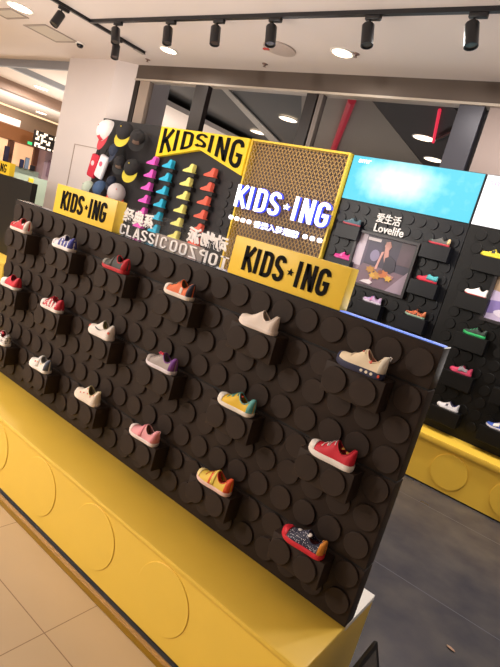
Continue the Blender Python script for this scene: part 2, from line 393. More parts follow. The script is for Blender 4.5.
# plinth
pn = thing('yellow_plinth', 'long low yellow plinth with large round studs under the dark display board', 'plinth', (-2.2, 1.54, 0))
bm = NB(); XP0, XP1, YP0, YP1 = -4.6, -.383, 1.273, 1.80
bm_l = NB(); box(bm_l, XP0, XP1, YP0-.006, YB+.02, .322, ZBASE, bev=.009)
link('top_board', bm_l, YEL, pn, smooth=True, world=True)
box(bm, XP0+.003, XP1-.002, YP0+.004, YP1, .016, .325)
for k in range(9): disc(bm, -.94-.408*k+.02*0, .185, .13, YP0+.004, YP0+.0005, 48)
link('body', bm, YEL, pn, smooth=True, world=True)
pbox('top_board', (XP0, XP1, YB+.0205, YP1, .322, ZBASE), WHITE, pn, bev=.002, label='white rear top board')
pbox('skirting', (XP0, XP1-.01, YP0+.012, YP1-.01, 0.0, .016), mat('16110d', .3), pn)
sbox('trim_12', (-8, -.36, 1.246, 1.264, .0005, .005), mat('b89a78', .22, metal=.6))
sbox('trim_13', (-8, -.36, 1.226, 1.246, .0005, .004), mat('8f6d1e', .3))
# sign boxes on top of the board
def sign_box(x0, x1, lab, t):
    sb = thing('sign_box', lab, 'sign', ((x0+x1)/2, YB+.02, ZT+.004), group=None)
    pbox('box', (x0, x1, YB-.0, YB+.055, ZT+.0045, ZT+.15), mat('f8d040', .42), sb, bev=.002)
    bm = NB(); strokes_text(bm, 'KIDS*ING', x0+.065, x1-.065, ZT+.032, ZT+.124, YB-.004, YB, t=.165)
    link('lettering', bm, mat('0a0507', .7, spec=.15), sb, world=True)
    return sb
sign_box(-2.47, -1.97, 'yellow box sign with black KIDS ING letters, smaller one on the left of the board', 0)
sign_box(-1.243, -.74, 'yellow box sign with black KIDS ING letters, larger one at the middle of the board', 0)

# ------------------------------------------------------------------ shoes
WT = [(0, 0), (.012, .3), (.04, .52), (.1, .78), (.2, .95), (.32, 1), (.45, .95), (.6, .83), (.75, .80), (.88, .80), (.95, .66), (.985, .4), (1, 0)]
HT = [(0, .10), (.03, .26), (.1, .38), (.2, .44), (.3, .52), (.42, .72), (.5, .9), (.56, 1.0), (.64, .9), (.74, .78), (.84, .80), (.93, .93), (.98, .98), (1, .9)]
def itp(T, t):
    for (a, u), (b, v) in zip(T, T[1:]):
        if a <= t <= b: return u+(v-u)*(t-a)/(b-a)
    return T[-1][1]
class Shoe:
    def __init__(s, L=.135, W=.056, H=.05, sole=.016, low=1.0):
        s.L, s.W, s.H, s.so, s.low = L, W, H, sole, low
    def pt(s, t, a, k=1.0, off=0):
        w = s.W/2*itp(WT, t); h = s.H*itp(HT, t)
        c, q = math.cos(a), math.sin(a)
        e = .75
        lean = .72 if t > .4 else 1-(.28*t/.4)
        y = w*(abs(c)**e)*(1 if c > 0 else -1)
        z = h*(max(q, 0)**.8)
        y *= 1-(1-lean)*(max(q, 0)**1.5)
        sp = .008*max(0, (.25-t)/.25)**1.5       # toe spring
        v = Vector((-s.L/2+s.L*(.015+.97*t), y, s.so*.85+z+sp))
        n = Vector((0, c, max(q, 0)+.1))
        if t < .12: n += Vector((-1+t/.12, 0, 0))
        if t > .9: n += Vector(((t-.9)/.1, 0, 0))
        return v+n.normalized()*off
    def opening(s, t, a):
        return .56 < t < .93 and abs(a-PI/2) < 1.02*math.sqrt(max(0, 1-((t-.745)/.185)**2))
    def upper(s):
        bm = NB(); bl = NB(); N, M = 40, 28; tt = [(.5-.5*math.cos(PI*(i/N)))*.35+.65*i/N for i in range(N+1)]
        G = [[None]*(M+1) for _ in range(N+1)]; Hh = [[None]*(M+1) for _ in range(N+1)]
        for i, t in enumerate(tt):
            for j in range(M+1):
                p = s.pt(t, PI*j/M); G[i][j] = bm.verts.new(p)
                q = Vector(p)
                d = 1-((t-.745)/.19)**2
                if d > 0:
                    aa = 1-((PI*j/M-PI/2)/1.1)**2
                    q.z -= s.H*.42*max(0, min(1, d*2.2))*max(0, min(1, aa*2.0))+.0005
                Hh[i][j] = bl.verts.new(q)
        for i in range(N):
            for j in range(M):
                t = (tt[i]+tt[i+1])/2; a = PI*(j+.5)/M
                if s.opening(t, a): bl.faces.new((Hh[i][j], Hh[i+1][j], Hh[i+1][j+1], Hh[i][j+1]))
                else: bm.faces.new((G[i][j], G[i+1][j], G[i+1][j+1], G[i][j+1]))
        bmesh.ops.delete(bl, geom=[v for v in bl.verts if not v.link_faces], context='VERTS')
        bmesh.ops.delete(bm, geom=[v for v in bm.verts if not v.link_faces], context='VERTS')
        return bm, bl
    def rim(s):
        bm = NB(); pts = []
        for i in range(25):
            th = 2*PI*i/24; t = .745+.185*math.cos(th); a = PI/2+1.02*math.sin(th)
            pts.append(s.pt(t, a, off=.0005))
        tube(bm, pts, .0022, 6, caps=False); return bm
    def sole_bm(s, grow=1.06, h=None, z0=0):
        bm = NB(); n = 44; h = h or s.so
        loop = []
        for i in range(n):
            th = i/n
            if th < .5: t = th*2; sg = 1
            else: t = 2-th*2; sg = -1
            t2 = .5-.5*math.cos(PI*t); loop.append((t2, sg))
        def ring(k, z, ex):
            out = []
            for t, sg in loop:
                x = (-s.L/2+s.L*t)*(1+ex*.5); y = sg*s.W/2*itp(WT, t)*k
                sp = .008*max(0, (.25-t)/.25)**1.5
                out.append(bm.verts.new((x, y, z+sp)))
            return out
        rs = [ring(.97, z0, -.02), ring(grow, z0+h*.2, .02), ring(grow, z0+h*.85, .02), ring(grow*.96, z0+h, 0), ring(.6, z0+h, -.4)]
        for a, b in zip(rs, rs[1:]):
            for i in range(n):
                try: bm.faces.new((a[i], a[(i+1) % n], b[(i+1) % n], b[i]))
                except ValueError: pass
        bm.faces.new(rs[0]); bm.faces.new(rs[-1])
        bmesh.ops.remove_doubles(bm, verts=bm.verts, dist=1e-5)
        return bm
    def patch(s, t0, t1, a0, a1, off=.0018, nt=8, na=10, bm=None, fn=None):
        bm = bm or NB(); g = []; g2 = []
        for i in range(nt+1):
            row = []; r2 = []
            for j in range(na+1):
                t = t0+(t1-t0)*i/nt; a = a0+(a1-a0)*j/na
                if fn: t, a = fn(i/nt, j/na)
                row.append(bm.verts.new(s.pt(t, a, off=off))); r2.append(bm.verts.new(s.pt(t, a, off=-.0005)))
            g.append(row); g2.append(r2)
        for i in range(nt):
            for j in range(na): bm.faces.new((g[i][j], g[i+1][j], g[i+1][j+1], g[i][j+1]))
        for i in range(nt):
            for j in (0, na): bm.faces.new((g[i][j], g[i+1][j], g2[i+1][j], g2[i][j]))
        for j in range(na):
            for i in (0, nt): bm.faces.new((g[i][j], g[i][j+1], g2[i][j+1], g2[i][j]))
        return bm
    def laces(s, n=4, r=.0016, t0=.32, t1=.53):
        bm = NB()
        for i in range(n):
            t = t0+(t1-t0)*i/(n-1) if n > 1 else t0
            dt = .035
            pts = [s.pt(t+dt*(1-2*k/8)*((-1)**i)*.6, PI/2-.75+1.5*k/8, off=.0018) for k in range(9)]
            tube(bm, pts, r, 6)
        return bm
def dotbm(s, spots, rad, off=.002):
    bm = NB()
    for t, a in spots:
        c = s.pt(t, a, off=off); n = (s.pt(t, a, off=off+.01)-s.pt(t, a, off=0)).normalized()
        u = n.cross(Vector((0, 0, 1))).normalized(); v = n.cross(u)
        vs = [bm.verts.new(c+(u*math.cos(k*PI/4)+v*math.sin(k*PI/4))*rad) for k in range(8)]
        cc = bm.verts.new(c+n*.0015)
        w_ = [bm.verts.new(c-n*.002+(u*math.cos(k*PI/4)+v*math.sin(k*PI/4))*rad) for k in range(8)]
        for k in range(8): bm.faces.new((vs[k], vs[(k+1) % 8], cc)); bm.faces.new((vs[k], vs[(k+1) % 8], w_[(k+1) % 8], w_[k]))
    return bm
SIDE = PI     # a near PI is the side that faces the camera
def make_shoe(loc, label, up, sole, lining='4a3a30', L=.162, W=.062, H=.056, so=.016, toe=None, heel=None, lace=None, nl=4, strap=None,
              stripe=None, dots=None, rim=None, swoosh=None, sole2=None, rz=0, name='toddler_shoe', group=None, extra=None, cat='shoe', panel=None, rough=.6, bow=None, toet=.2):
    t = thing(name, label, cat, loc, (0, 0, rz), group)
    s = Shoe(L, W, H, so)
    M = lambda c: c if isinstance(c, bpy.types.Material) else mat(c, rough)
    ub, lb = s.upper()
    link('upper', ub, M(up), t, smooth='all', weld=True); link('lining', lb, M(lining), t, smooth='all')
    link('sole', s.sole_bm(), M(sole), t, smooth=True)
    link('collar', s.rim(), M(rim or up), t, smooth='all')
    if sole2: link('outsole', s.sole_bm(grow=1.08, h=so*.35), M(sole2), t, smooth=True)
    if toe: link('toe_cap', s.patch(.005, toet, 0.02, PI-.02, off=.0022), M(toe), t, smooth='all')
    if heel: link('heel_tab', s.patch(.9, .995, .02, PI-.02, off=.0022), M(heel), t, smooth='all')
    if panel: link('side_panel', s.patch(panel[1], panel[2], panel[3], panel[4], off=.0016), M(panel[0]), t, smooth='all')
    if lace: link('laces', s.laces(nl), M(lace), t, smooth='all')
    if strap: link('strap', s.patch(strap[1], strap[2], .05, PI-.05, off=.003, na=16), M(strap[0]), t, smooth='all')
    if stripe:
        bm = NB()
        for a in stripe[1:]: s.patch(a[0], a[1], .75*PI if len(a) < 3 else a[2], .985*PI if len(a) < 4 else a[3], bm=bm)
        link('stripe', bm, M(stripe[0]), t, smooth='all')
    if swoosh:
        bm = NB(); pts = [s.pt(.36+.42*k/10, PI*(.80+.13*math.sin(PI*k/10)*(1-.0)-.02*k/10), off=.001) for k in range(11)]
        tube(bm, pts, [.0008+.0022*math.sin(PI*min(1, (k+1)/8)) for k in range(11)], 6); link('swoosh', bm, M(swoosh), t, smooth='all')
    if dots:
        for col, rad, spots in dots:
            for q in spots: link('dot', dotbm(s, [q], rad), M(col), t)
    if bow:
        bm = NB()
        c = s.pt(.5, PI/2+.3, off=.004)
        for sg in (-1, 1):
            tube(bm, [c, c+Vector((sg*.008, -.004, .005)), c+Vector((sg*.014, -.006, .0)), c+Vector((sg*.007, -.004, -.004)), c], .0028, 6)
        link('bow', bm, M(bow), t, smooth='all')
    if extra: extra(t, s)
    return t
def loop_pull(col):
    def f(t, s):
        bm = NB(); c = s.pt(.985, PI/2, off=0)
        tube(bm, [c+Vector((-.001, 0, -.004)), c+Vector((.004, 0, .005)), c+Vector((.009, 0, .003)), c+Vector((.007, 0, -.008))], .0015, 6)
        link('pull_loop', bm, mat(col, .6), t, smooth='all')
    return f
def sole_dots(cols, ts):
    def f(t, s):
        for c, u in zip(cols, ts):
            bm = NB(); x = -s.L/2+s.L*u; y = -s.W/2*itp(WT, u)*1.09; n = 10
            ca = bm.verts.new((x, y-.001, s.so*.55)); vs = [bm.verts.new((x+.0048*math.cos(2*PI*k/n), y, s.so*.55+.0048*math.sin(2*PI*k/n))) for k in range(n)]
            wv = [bm.verts.new((v.co.x, y+.004, v.co.z)) for v in vs]
            for k in range(n): bm.faces.new((vs[k], vs[(k+1) % n], ca)); bm.faces.new((vs[k], vs[(k+1) % n], wv[(k+1) % n], wv[k]))
            link('sole_stud', bm, mat(c, .6), t)
        loop_pull('d8d4d4')(t, s)
    return f
def X(k): return -.589-.408*(5-k)   # k = 0 leftmost column
YS = 1.476
G = 'toddler shoes on the front display board'
def at(k, r, dx=.004): return (X(k)+dx, YS, SEAMS[r]-.0115)
make_shoe(at(0, 0), 'red toddler shoe with white toe and white heel patch, top row leftmost', 'c8222e', 'e9dcd4', toe='d8303a', dots=[('f1e6e0', .007, [(.8, PI*.8)]), ('f1e6e0', .004, [(.3, PI*.8), (.45, PI*.72)])], heel='e8dcd6', lace='f0e8e4', nl=2, group=G)
make_shoe(at(1, 0), 'white toddler sneaker with blue star pattern upper, top row beside the left yellow sign', spotted('e6e2ea', '3b3f8e', 85, .38), 'efe9e8', toe='efe9ea', lining='35366e', stripe=('4347a0', (.45, .52), (.6, .67), (.75, .82)), lace='f4f0f0', heel='40449c', group=G)
make_shoe(at(2, 0), 'charcoal toddler shoe with red sole and red heel, top row third from left', '3a3a36', 'c02430', toe='8d8a84', lining='2a2522', heel='c4202f', rim='c4202f', strap=('474743', .42, .5), group=G)
make_shoe(at(3, 0), 'orange toddler sneaker with white sole and navy heel, top row', 'e8703a', 'ece0d6', toe='efe2d8', lining='4a4636', lace='6e7a76', heel='2c2a3c', stripe=('e8dccf', (.66, .74, .82*PI, .98*PI)), group=G, L=.152)
make_shoe(at(4, 0), 'plain off-white toddler shoe below the middle yellow sign', 'e9d9cd', 'eadbd1', lining='9c8f88', rim='f3e6dc', L=.164, H=.056, group=G)
make_shoe(at(5, 0), 'cream toddler runner with navy sole, red lining and coloured sole dots, top right of board', 'ecd9ba', '2b2e4c', so=.02, lining='b8322c', rim='e6d2b2', toe='2d3050', toet=.07, lace='ead8bd', nl=2, dots=[('e06a5a', .0055, [(.72, PI*.83)]), ('e06a5a', .003, [(.5, PI*.62)])], L=.165, extra=sole_dots(['e8dcc6', 'e8dcc6', 'e8dcc6', 'e0502e'], [.6, .7, .8, .93]), heel='f0e6d4', group=G)
make_shoe(at(0, 1), 'half white half red toddler shoe, middle row leftmost', 'cf2338', 'e8e0da', toe='eee6e2', toet=.42, lining='6e1722', heel='d6283c', group=G)
make_shoe(at(1, 1), 'white and red patterned toddler sneaker with white sole, middle row second from left', spotted('c8263c', 'f0e0dc', 75, .36), 'f0e6e0', toe='ede2de', toet=.28, lining='b01f36', stripe=('f0e4e0', (.5, .56), (.64, .7), (.78, .84)), lace='b81f38', heel='c82840', group=G)
make_shoe(at(2, 1), 'white toddler sneaker with dark swoosh line and coral toe and heel, middle row', 'ece3dc', 'eee6df', lining='837a4c', rim='ddd3c4', swoosh='35353a', dots=[('e2664e', .007, [(.07, PI*.82)]), ('e2664e', .006, [(.95, PI*.9)])], L=.16, H=.06, group=G)
make_shoe(at(3, 1), 'grey beige toddler shoe with pink bow and purple heel, middle row', 'a89a94', 'e4dae0', lining='7c6f6c', bow='e8405e', heel='7a3f96', lace='cdc3c0', nl=3, toe='b3a6a0', rim='84489e', group=G)
make_shoe(at(4, 1), 'yellow toddler sneaker with turquoise laces and white toe, middle row', 'e9bd2c', 'ece2d4', toe='ece2d6', lining='8a5a3a', lace='62b5b4', rim='7ab8b0', heel='68b3b0', dots=[('c8402e', .004, [(.66, PI*.62)])], L=.164, H=.054, group=G)
make_shoe(at(5, 1), 'bright red toddler sneaker with white laces and thick white sole, middle row rightmost', 'cf1f34', 'efe6e0', so=.02, toe='efe6e0', toet=.17, lining='6e4a28', lace='f4efec', rim='c41c30', dots=[('a8762e', .005, [(.72, PI*.62), (.84, PI*.7)])], L=.164, W=.064, group=G)
make_shoe(at(0, 2), 'black and white patterned toddler shoe with red top, bottom row leftmost', spotted('e4dedc', '2c2a30', 110, .42), 'eae4e0', lining='a02030', stripe=('b8243a', (.55, .7, .55*PI, .68*PI)), lace='b8243a', group=G)
make_shoe(at(1, 2), 'white toddler sneaker with grey navy heel strap and orange dot, bottom row', 'ece6df', 'efe8e2', lining='8a8880', strap=('d6d4d0', .5, .6), heel='4c5364', dots=[('dd8a3c', .006, [(.55, PI*.86)]), ('c8503c', .0045, [(.42, PI*.84)]), ('d8b23e', .0045, [(.72, PI*.84)])], H=.06, L=.16, group=G)
make_shoe(at(2, 2), 'cream toddler shoe with coral dots and open collar, bottom row', 'ecdcca', 'efe0d0', lining='6d5c3c', rim='d8cd9c', dots=[('dd7c68', .0035, [(.36, PI*.84), (.5, PI*.86), (.64, PI*.84), (.78, PI*.86), (.57, PI*.72), (.88, PI*.78)])], H=.062, L=.164, group=G, extra=loop_pull('e4d8a8'))
make_shoe(at(3, 2), 'pink toddler shoe with white toe and pink strap, bottom row', 'ea9fa4', 'f2e0dc', toe='f2ddd8', toet=.16, lining='6f4a34', strap=('ec8f9c', .46, .54), heel='e8949c', rim='f0b4b4', L=.164, group=G, extra=loop_pull('f2b8bc'))
make_shoe(at(4, 2), 'pale yellow toddler shoe with orange stripe, strap and red lining, bottom row', 'ecc84e', 'eec8bc', toe='f0d894', toet=.14, lining='c03a24', strap=('e8cf5c', .5, .58), stripe=('e05a28', (.44, .56, .68*PI, .99*PI)), heel='e8582e', rim='e0562c', lace='e06a34', nl=3, L=.164, H=.056, group=G)
make_shoe(at(5, 2), 'navy polka dot toddler shoe with thick red sole and white laces, bottom row rightmost', spotted('23243c', 'd8d4dc', 190, .28), 'cf2032', so=.019, toe='d02234', toet=.17, lining='5a1f28', dots=[('efe8e4', .008, [(.36, PI*.5), (.62, PI*.66)])], heel='d8882e', rim='2a2a44', L=.164, W=.066, H=.05, group=G)

# ================================================================== BACK WALL DISPLAY
bp = thing('back_plinth', 'yellow studded plinth along the back wall under the black panels', 'plinth', (-2.3, 4.1, 0))
bm = NB(); box(bm, -5.69, 1.59, 3.975, 4.275, .012, .36)
for k in range(18): disc(bm, -.655+.44-.44*k*.999+.0, .18, .135, 3.975, 3.965, 40)
link('body', bm, YELW, bp, smooth=True, world=True)
pbox('top_board', (-5.69, 1.59, 3.955, 4.275, .335, .385), YELW, bp, bev=.008)
pbox('skirting', (-5.69, 1.59, 3.985, 4.27, 0, .013), mat('16110d', .4), bp)
# right hand black panels
YW = 4.20
def wall_panel(x0, x1, z1, lab, m, shelves, studrows=True, cat='wall panel', z0=.386):
    wp = thing('wall_display_panel', lab, cat, ((x0+x1)/2, YW, z0))
    bm = NB(); box(bm, x0, x1, YW, 4.279, z0, z1)
    if studrows:
        n = int((x1-x0-.03)/.102); off = (x1-x0-n*.102)/2+.051
        z = z1-.06; zs = []
        while z > z0+.05: zs.append(z); z -= .1017
        def sk(x, z): return any(abs(x-a) < .16 and b-.15 < z < b+.01 for a, b in shelves)
        studs(bm, [x0+off+i*.102 for i in range(n)], zs, .041, YW, YW-.012, sk, 14)
    link('panel', bm, m, wp, smooth=True, world=True)
    for a, b in shelves:
        bm = NB(); box(bm, a-.115, a+.115, YW-.1, YW, b-.12, b, bev=.003)
        link('shelf', bm, m, wp, world=True)
    return wp
WD = .022
shR = [(-2.15+WD, 1.78), (-2.14+WD, 1.48), (-1.36+WD, 1.785), (-1.36+WD, 1.485), (-1.75+WD, 1.19), (-1.36+WD, 1.19)]
shR2 = [(-.95+WD, 1.785), (-.97+WD, 1.485), (-.88+WD, 1.19), (-.88+WD, .885), (-.88+WD, .585), (-.5+WD, .585), (-.5+WD, .885)]
w1 = wall_panel(-2.33, -1.175, 1.995, 'black studded wall panel under the blue lightbox', mat('0c0d14', .36, spec=.35, bump=.1), shR+[(-2.15, 1.19)])
w2 = wall_panel(-1.17, 1.59, 1.995, 'black studded wall panel under the white lightbox at right edge', mat('0b0a0b', .42, spec=.35, bump=.1), shR2)
bm = NB(); font_text(bm, '爱生活', -1.93, -1.71, 1.86, 1.94, YW-.022, YW-.013, bold=.015); font_text(bm, 'Lovelife', -1.925, -1.655, 1.78, 1.85, YW-.022, YW-.013, bold=.015)
link('lettering', bm, mat('f6f2f0', .5), w1, world=True)
# wall shoes
WS = [
 ((-2.15, 1.78), 'teal and grey shoe with red sole on top left shelf under the blue lightbox', '4d6a78', 'b8505c', dict(lace='9fb8c4')),
 ((-2.14, 1.48), 'hot pink shoe beside the mesh panel', 'd83a92', 'e45aa8', dict(strap=('f07cc0', .4, .52), lining='a82a70')),
 ((-1.36, 1.785), 'grey shoe with yellow heel and red outsole right of the Lovelife lettering', '5c5a58', 'c23848', dict(heel='d8b888', lining='e0a030', toe='4a5450')),
 ((-1.36, 1.485), 'red and turquoise shoe right of the framed picture', 'c8324a', 'c8243c', dict(panel=('4aa8b0', .5, .95, .1, PI-.1), heel='48a8b0', rim='58b8bc', lining='2a6c74')),
 ((-1.75, 1.19), 'lilac and white shoe just below the framed picture', 'c4a8cc', 'dcd4e4', dict(lace='6a80c8', strap=('d87ab0', .45, .52))),
 ((-1.36, 1.19), 'orange patterned shoe with pale sole above the right end of the dark board', '@o', '8fb09c', dict(heel='c8744c')),
 ((-.95, 1.785), 'bright yellow shoe with black laces under the white lightbox', 'c8b428', 'd8c834', dict(lace='1c1c1c', panel=('1e1e1e', .45, .6, .7*PI, .9*PI), lining='222222')),
 ((-.97, 1.485), 'white shoe with red outsole on the right wall panel', 'efe9e6', 'f2ece8', dict(sole2='d02c3c')),
 ((-.88, 1.19), 'black shoe with bright green sole on the right wall panel', '22342c', '38c070', dict(lace='48b878', so=.02)),
 ((-.88, .885), 'pink and grey shoe on the right wall panel, below the green soled one', 'c83a60', 'd8486c', dict(strap=('8d8a90', .4, .55), panel=('8d8a90', .55, .8, .72*PI, .95*PI))),
 ((-.88, .585), 'white shoe with navy collar above the back yellow plinth', 'eae6ea', 'efecee', dict(rim='3a3a7c', lining='3a3a70', panel=('34344c', .42, .52, .78*PI, .92*PI))),
 ((-.5, .585), 'blue, white and pink shoe at the right edge above the back plinth', '3a5cc0', 'e4e0e8', dict(panel=('f0ece8', .3, .55, .65*PI, .95*PI), heel='c03a74')),
]
for (x, z), lab, up, so_, kw in WS:
    if up == '@o': up = spotted('c8643c', '3a2a28', 60, .4)
    make_shoe((x+WD, YW-.05, z+.0005), lab, up, so_, L=.168, W=.062, H=.05, name='sneaker', group='shoes on the right wall panels', **kw)
# lightboxes
def lb_mat(kind):
    m = bpy.data.materials.new('m_lightbox_'+kind); m.use_nodes = True; nt = m.node_tree; b = nt.nodes['Principled BSDF']; L = nt.links
    tc = nt.nodes.new('ShaderNodeTexCoord')
    b.inputs['Base Color'].default_value = (.02, .02, .02, 1)
    if kind == 'white':
        b.inputs['Emission Color'].default_value = hx('fffafa'); b.inputs['Emission Strength'].default_value = 1.3; return m
    mp = nt.nodes.new('ShaderNodeMapping'); mp.inputs['Location'].default_value = (.22, 0, -.98); mp.inputs['Scale'].default_value = (2.2, 1, 4.6)
    n = nt.nodes.new('ShaderNodeTexNoise'); n.inputs['Scale'].default_value = 9; n.inputs['Detail'].default_value = 5
    L.new(tc.outputs['Object'], n.inputs['Vector'])
    g = nt.nodes.new('ShaderNodeTexGradient'); g.gradient_type = 'SPHERICAL'; L.new(tc.outputs['Object'], mp.inputs[0]); L.new(mp.outputs[0], g.inputs[0])
    ad = nt.nodes.new('ShaderNodeMath'); ad.operation = 'MULTIPLY_ADD'; L.new(n.outputs['Fac'], ad.inputs[0]); ad.inputs[1].default_value = .55; L.new(g.outputs['Fac'], ad.inputs[2])
    r = nt.nodes.new('ShaderNodeValToRGB'); L.new(ad.outputs[0], r.inputs[0])
    e = r.color_ramp.elements; e[0].position = .3; e[0].color = hx('49cfe8'); e[1].position = .95; e[1].color = hx('eefafd')
    x = e.new(.48); x.color = hx('84e2f0')
    L.new(r.outputs[0], b.inputs['Emission Color']); b.inputs['Emission Strength'].default_value = 1.05
    return m
lb = thing('lightbox', 'glowing turquoise lightbox with pale cloud print above the black wall panel', 'lightbox', (-1.75, YW, 2.0))
pbox('box', (-2.325, -1.178, YW, 4.279, 1.998, 2.385), mat('20282e', .4), lb)
pbox('light_panel', (-2.32, -1.185, YW-.006, YW-.001, 2.003, 2.38), lb_mat('blue'), lb)
bm = NB(); font_text(bm, 'smr', -2.26, -2.14, 2.325, 2.355, YW-.009, YW-.006, bold=.02); link('logo_print', bm, mat('f4fbff', .5, emit=1), lb, world=True)
lb2 = thing('lightbox', 'glowing white lightbox at the right edge beside the turquoise one', 'lightbox', (0.2, YW, 2.0))
pbox('box', (-1.17, 1.59, YW, 4.279, 1.998, 2.385), mat('3a3a3c', .4), lb2)
pbox('light_panel', (-1.165, 1.59, YW-.006, YW-.001, 2.003, 2.38), lb_mat('white'), lb2)
bm = NB(); font_text(bm, 'smr', -1.13, -1.0, 2.31, 2.34, YW-.009, YW-.006, bold=.02); link('logo_print', bm, mat('b9a8c0', .5), lb2, world=True)
# framed pictures
def frame(x0, x1, z0, z1, lab, content):
    fr = thing('framed_picture', lab, 'picture', ((x0+x1)/2, YW-.02, z0))
    bm = NB(); t = .022
    for a in ((x0, x1, z0, z0+t), (x0, x1, z1-t, z1), (x0, x0+t, z0+t, z1-t), (x1-t, x1, z0+t, z1-t)): box(bm, a[0], a[1], YW-.07, YW-.012, a[2], a[3])
    link('frame', bm, mat('2a2428', .35), fr, world=True)
    y = YW-.035
    pbox('backing', (x0+t, x1-t, y, YW-.013, z0+t, z1-t), mat('64505c', .35), fr)
    bms = {}
    for i, (col, pts) in enumerate(content):
        bm = NB(); prism(bm, [(x0+t+(x1-x0-2*t)*u, z0+t+(z1-z0-2*t)*v) for u, v in pts], y-.0006*(i+1), y-.0004)
        link('print', bm, mat(col, .35), fr, world=True)
    return fr
def ell(cx, cy, rx, ry, n=14, jit=0): return [(cx+rx*math.cos(2*PI*i/n)*(1-jit*(i % 2)), cy+ry*math.sin(2*PI*i/n)*(1-jit*(i % 2))) for i in range(n)]
rect = lambda a, b, c, d: [(a, b), (c, b), (c, d), (a, d)]
frame(-2.045, -1.475, 1.30, 1.765, 'dark framed picture of a seated person among orange flowers on the black wall panel', [
 ('5a4c66', rect(0, 0, 1, 1)), ('d8c8d8', rect(0, .3, .15, 1)), ('9c8494', rect(0, 0, .2, .35)), ('3c3348', rect(.2, .35, 1, 1)), ('463c58', rect(.2, .45, .45, .95)),
 ('7a6070', [(0, 0), (1, 0), (1, .38), (.2, .42)]), ('a38fa2', [(.7, 0), (1, 0), (1, .5)]), ('8c82a4', ell(.36, .62, .08, .12)), ('f0e6ee', rect(.17, .9, .4, .96)),
 ('584450', rect(.75, .55, 1, 1)), ('e0a49c', ell(.53, .86, .045, .06)), ('c98f86', [(.49, .93), (.56, .96), (.60, .86), (.57, .78), (.61, .6), (.56, .5), (.52, .62), (.50, .78)]),
 ('d8a09a', [(.46, .72), (.5, .74), (.47, .5), (.46, .36), (.42, .36)]), ('281f34', [(.55, .62), (.62, .68), (.74, .6), (.76, .42), (.68, .32), (.56, .36)]), ('b07c78', [(.62, .36), (.78, .3), (.76, .24), (.6, .28)]),
 ('b8822e', ell(.36, .33, .09, .08, 14, .35)), ('c8903a', ell(.48, .24, .10, .09, 14, .35)), ('c8703a', ell(.60, .30, .10, .09, 14, .35)), ('d8a83c', ell(.70, .24, .07, .07, 12, .4)), ('d8a83c', ell(.42, .22, .06, .06, 12, .4)),
 ('8c4a30', ell(.54, .33, .04, .04)), ('d09aa0', [(.40, .18), (.44, .18), (.42, .08), (.38, .08)]), ('ece0e8', [(.24, .05), (.42, .03), (.46, .08), (.40, .13), (.30, .1)])])
frame(-.86, -.34, 1.325, 1.765, 'framed picture in purple and sand tones cut off by the right edge', [
 ('b09478', rect(0, 0, 1, 1)), ('c8b8d8', [(0, 0), (1, 0), (1, .45), (.3, .5), (0, .55)]), ('8a78b8', [(0, .1), (.5, .2), (.9, .05), (1, .3), (.4, .4), (0, .35)]), ('e4d8ea', ell(.3, .15, .2, .08)), ('8c6a50', rect(.1, .6, .4, .95))])
# mesh panel
mp = thing('mesh_panel', 'yellow framed golden wire mesh panel carrying the white neon sign', 'mesh panel', (-2.9, 4.18, .386))
pbox('backing', (-3.45, -2.338, 4.245, 4.279, .386, 2.36), mat('6e5f55', .6), mp)
bm = NB(); t = .018
for a in ((-3.47, -3.452, .386, 2.385), (-2.352, -2.334, .386, 2.385), (-3.452, -2.352, 2.367, 2.385), (-3.452, -2.352, .386, .404)): box(bm, a[0], a[1], 4.15, 4.245, a[2], a[3])
link('frame', bm, mat('f0cc40', .4), mp, world=True)
bm = NB()
x0, x1, z0, z1 = -3.452, -2.352, .404, 2.367
def clipseg(c, sg):
    # line z = c + sg*1.6*x
    out = []
    for x in (x0, x1):
        z = c+sg*1.6*x
        if z0 <= z <= z1: out.append((x, z))
    for z in (z0, z1):
        x = (z-c)/(sg*1.6)
        if x0 < x < x1: out.append((x, z))
    return out[:2] if len(out) >= 2 else None
for sg in (-1, 1):
    c = -10
    while c < 12:
        sgm = clipseg(c, sg)
        if sgm:
            (ax, az), (bx2, bz) = sgm; d = Vector((bx2-ax, 0, bz-az)).normalized(); nn = Vector((-d.z, 0, d.x))*.0035
            vs = []
            for yy in (4.16, 4.164):
                for p in (Vector((ax, yy, az))+nn, Vector((bx2, yy, bz))+nn, Vector((bx2, yy, bz))-nn, Vector((ax, yy, az))-nn): vs.append(bm.verts.new(p))
            bm.faces.new(vs[:4]); bm.faces.new(vs[4:])
            for i in range(4): bm.faces.new((vs[i], vs[(i+1) % 4], vs[4+(i+1) % 4], vs[4+i]))
        c += .066
link('wire_mesh', bm, mat('bb965a', .5), mp, world=True)
# neon sign
ns = thing('neon_sign', 'glowing white KIDS ING letter sign with blue edges on the golden mesh', 'sign', (-2.95, 4.1, 1.7))
bm = NB(); strokes_text(bm, 'KIDS*ING', -3.44, -2.34, 1.70, 1.92, 4.090, 4.10, t=.13)
link('lettering', bm, mat('ffffff', .5, emit=1.8), ns, world=True)
bm = NB(); strokes_text(bm, 'KIDS*ING', -3.44, -2.34, 1.70, 1.92, 4.101, 4.128, t=.20)
link('letter_sides', bm, mat('3a48d8', .5, emit=.75), ns, world=True, label='blue glowing letter edges')
bm = NB(); font_text(bm, '香港入驻潮牌', -3.14, -2.60, 1.545, 1.615, 4.1, 4.11, bold=.02)
link('small_lettering', bm, mat('f2f2ff', .5, emit=1.1), ns, world=True)
bm = NB(); font_text(bm, '香港入驻潮牌', -3.14, -2.60, 1.545, 1.615, 4.111, 4.128, bold=.09)
link('small_letter_sides', bm, mat('3440b8', .5, emit=.5), ns, world=True)
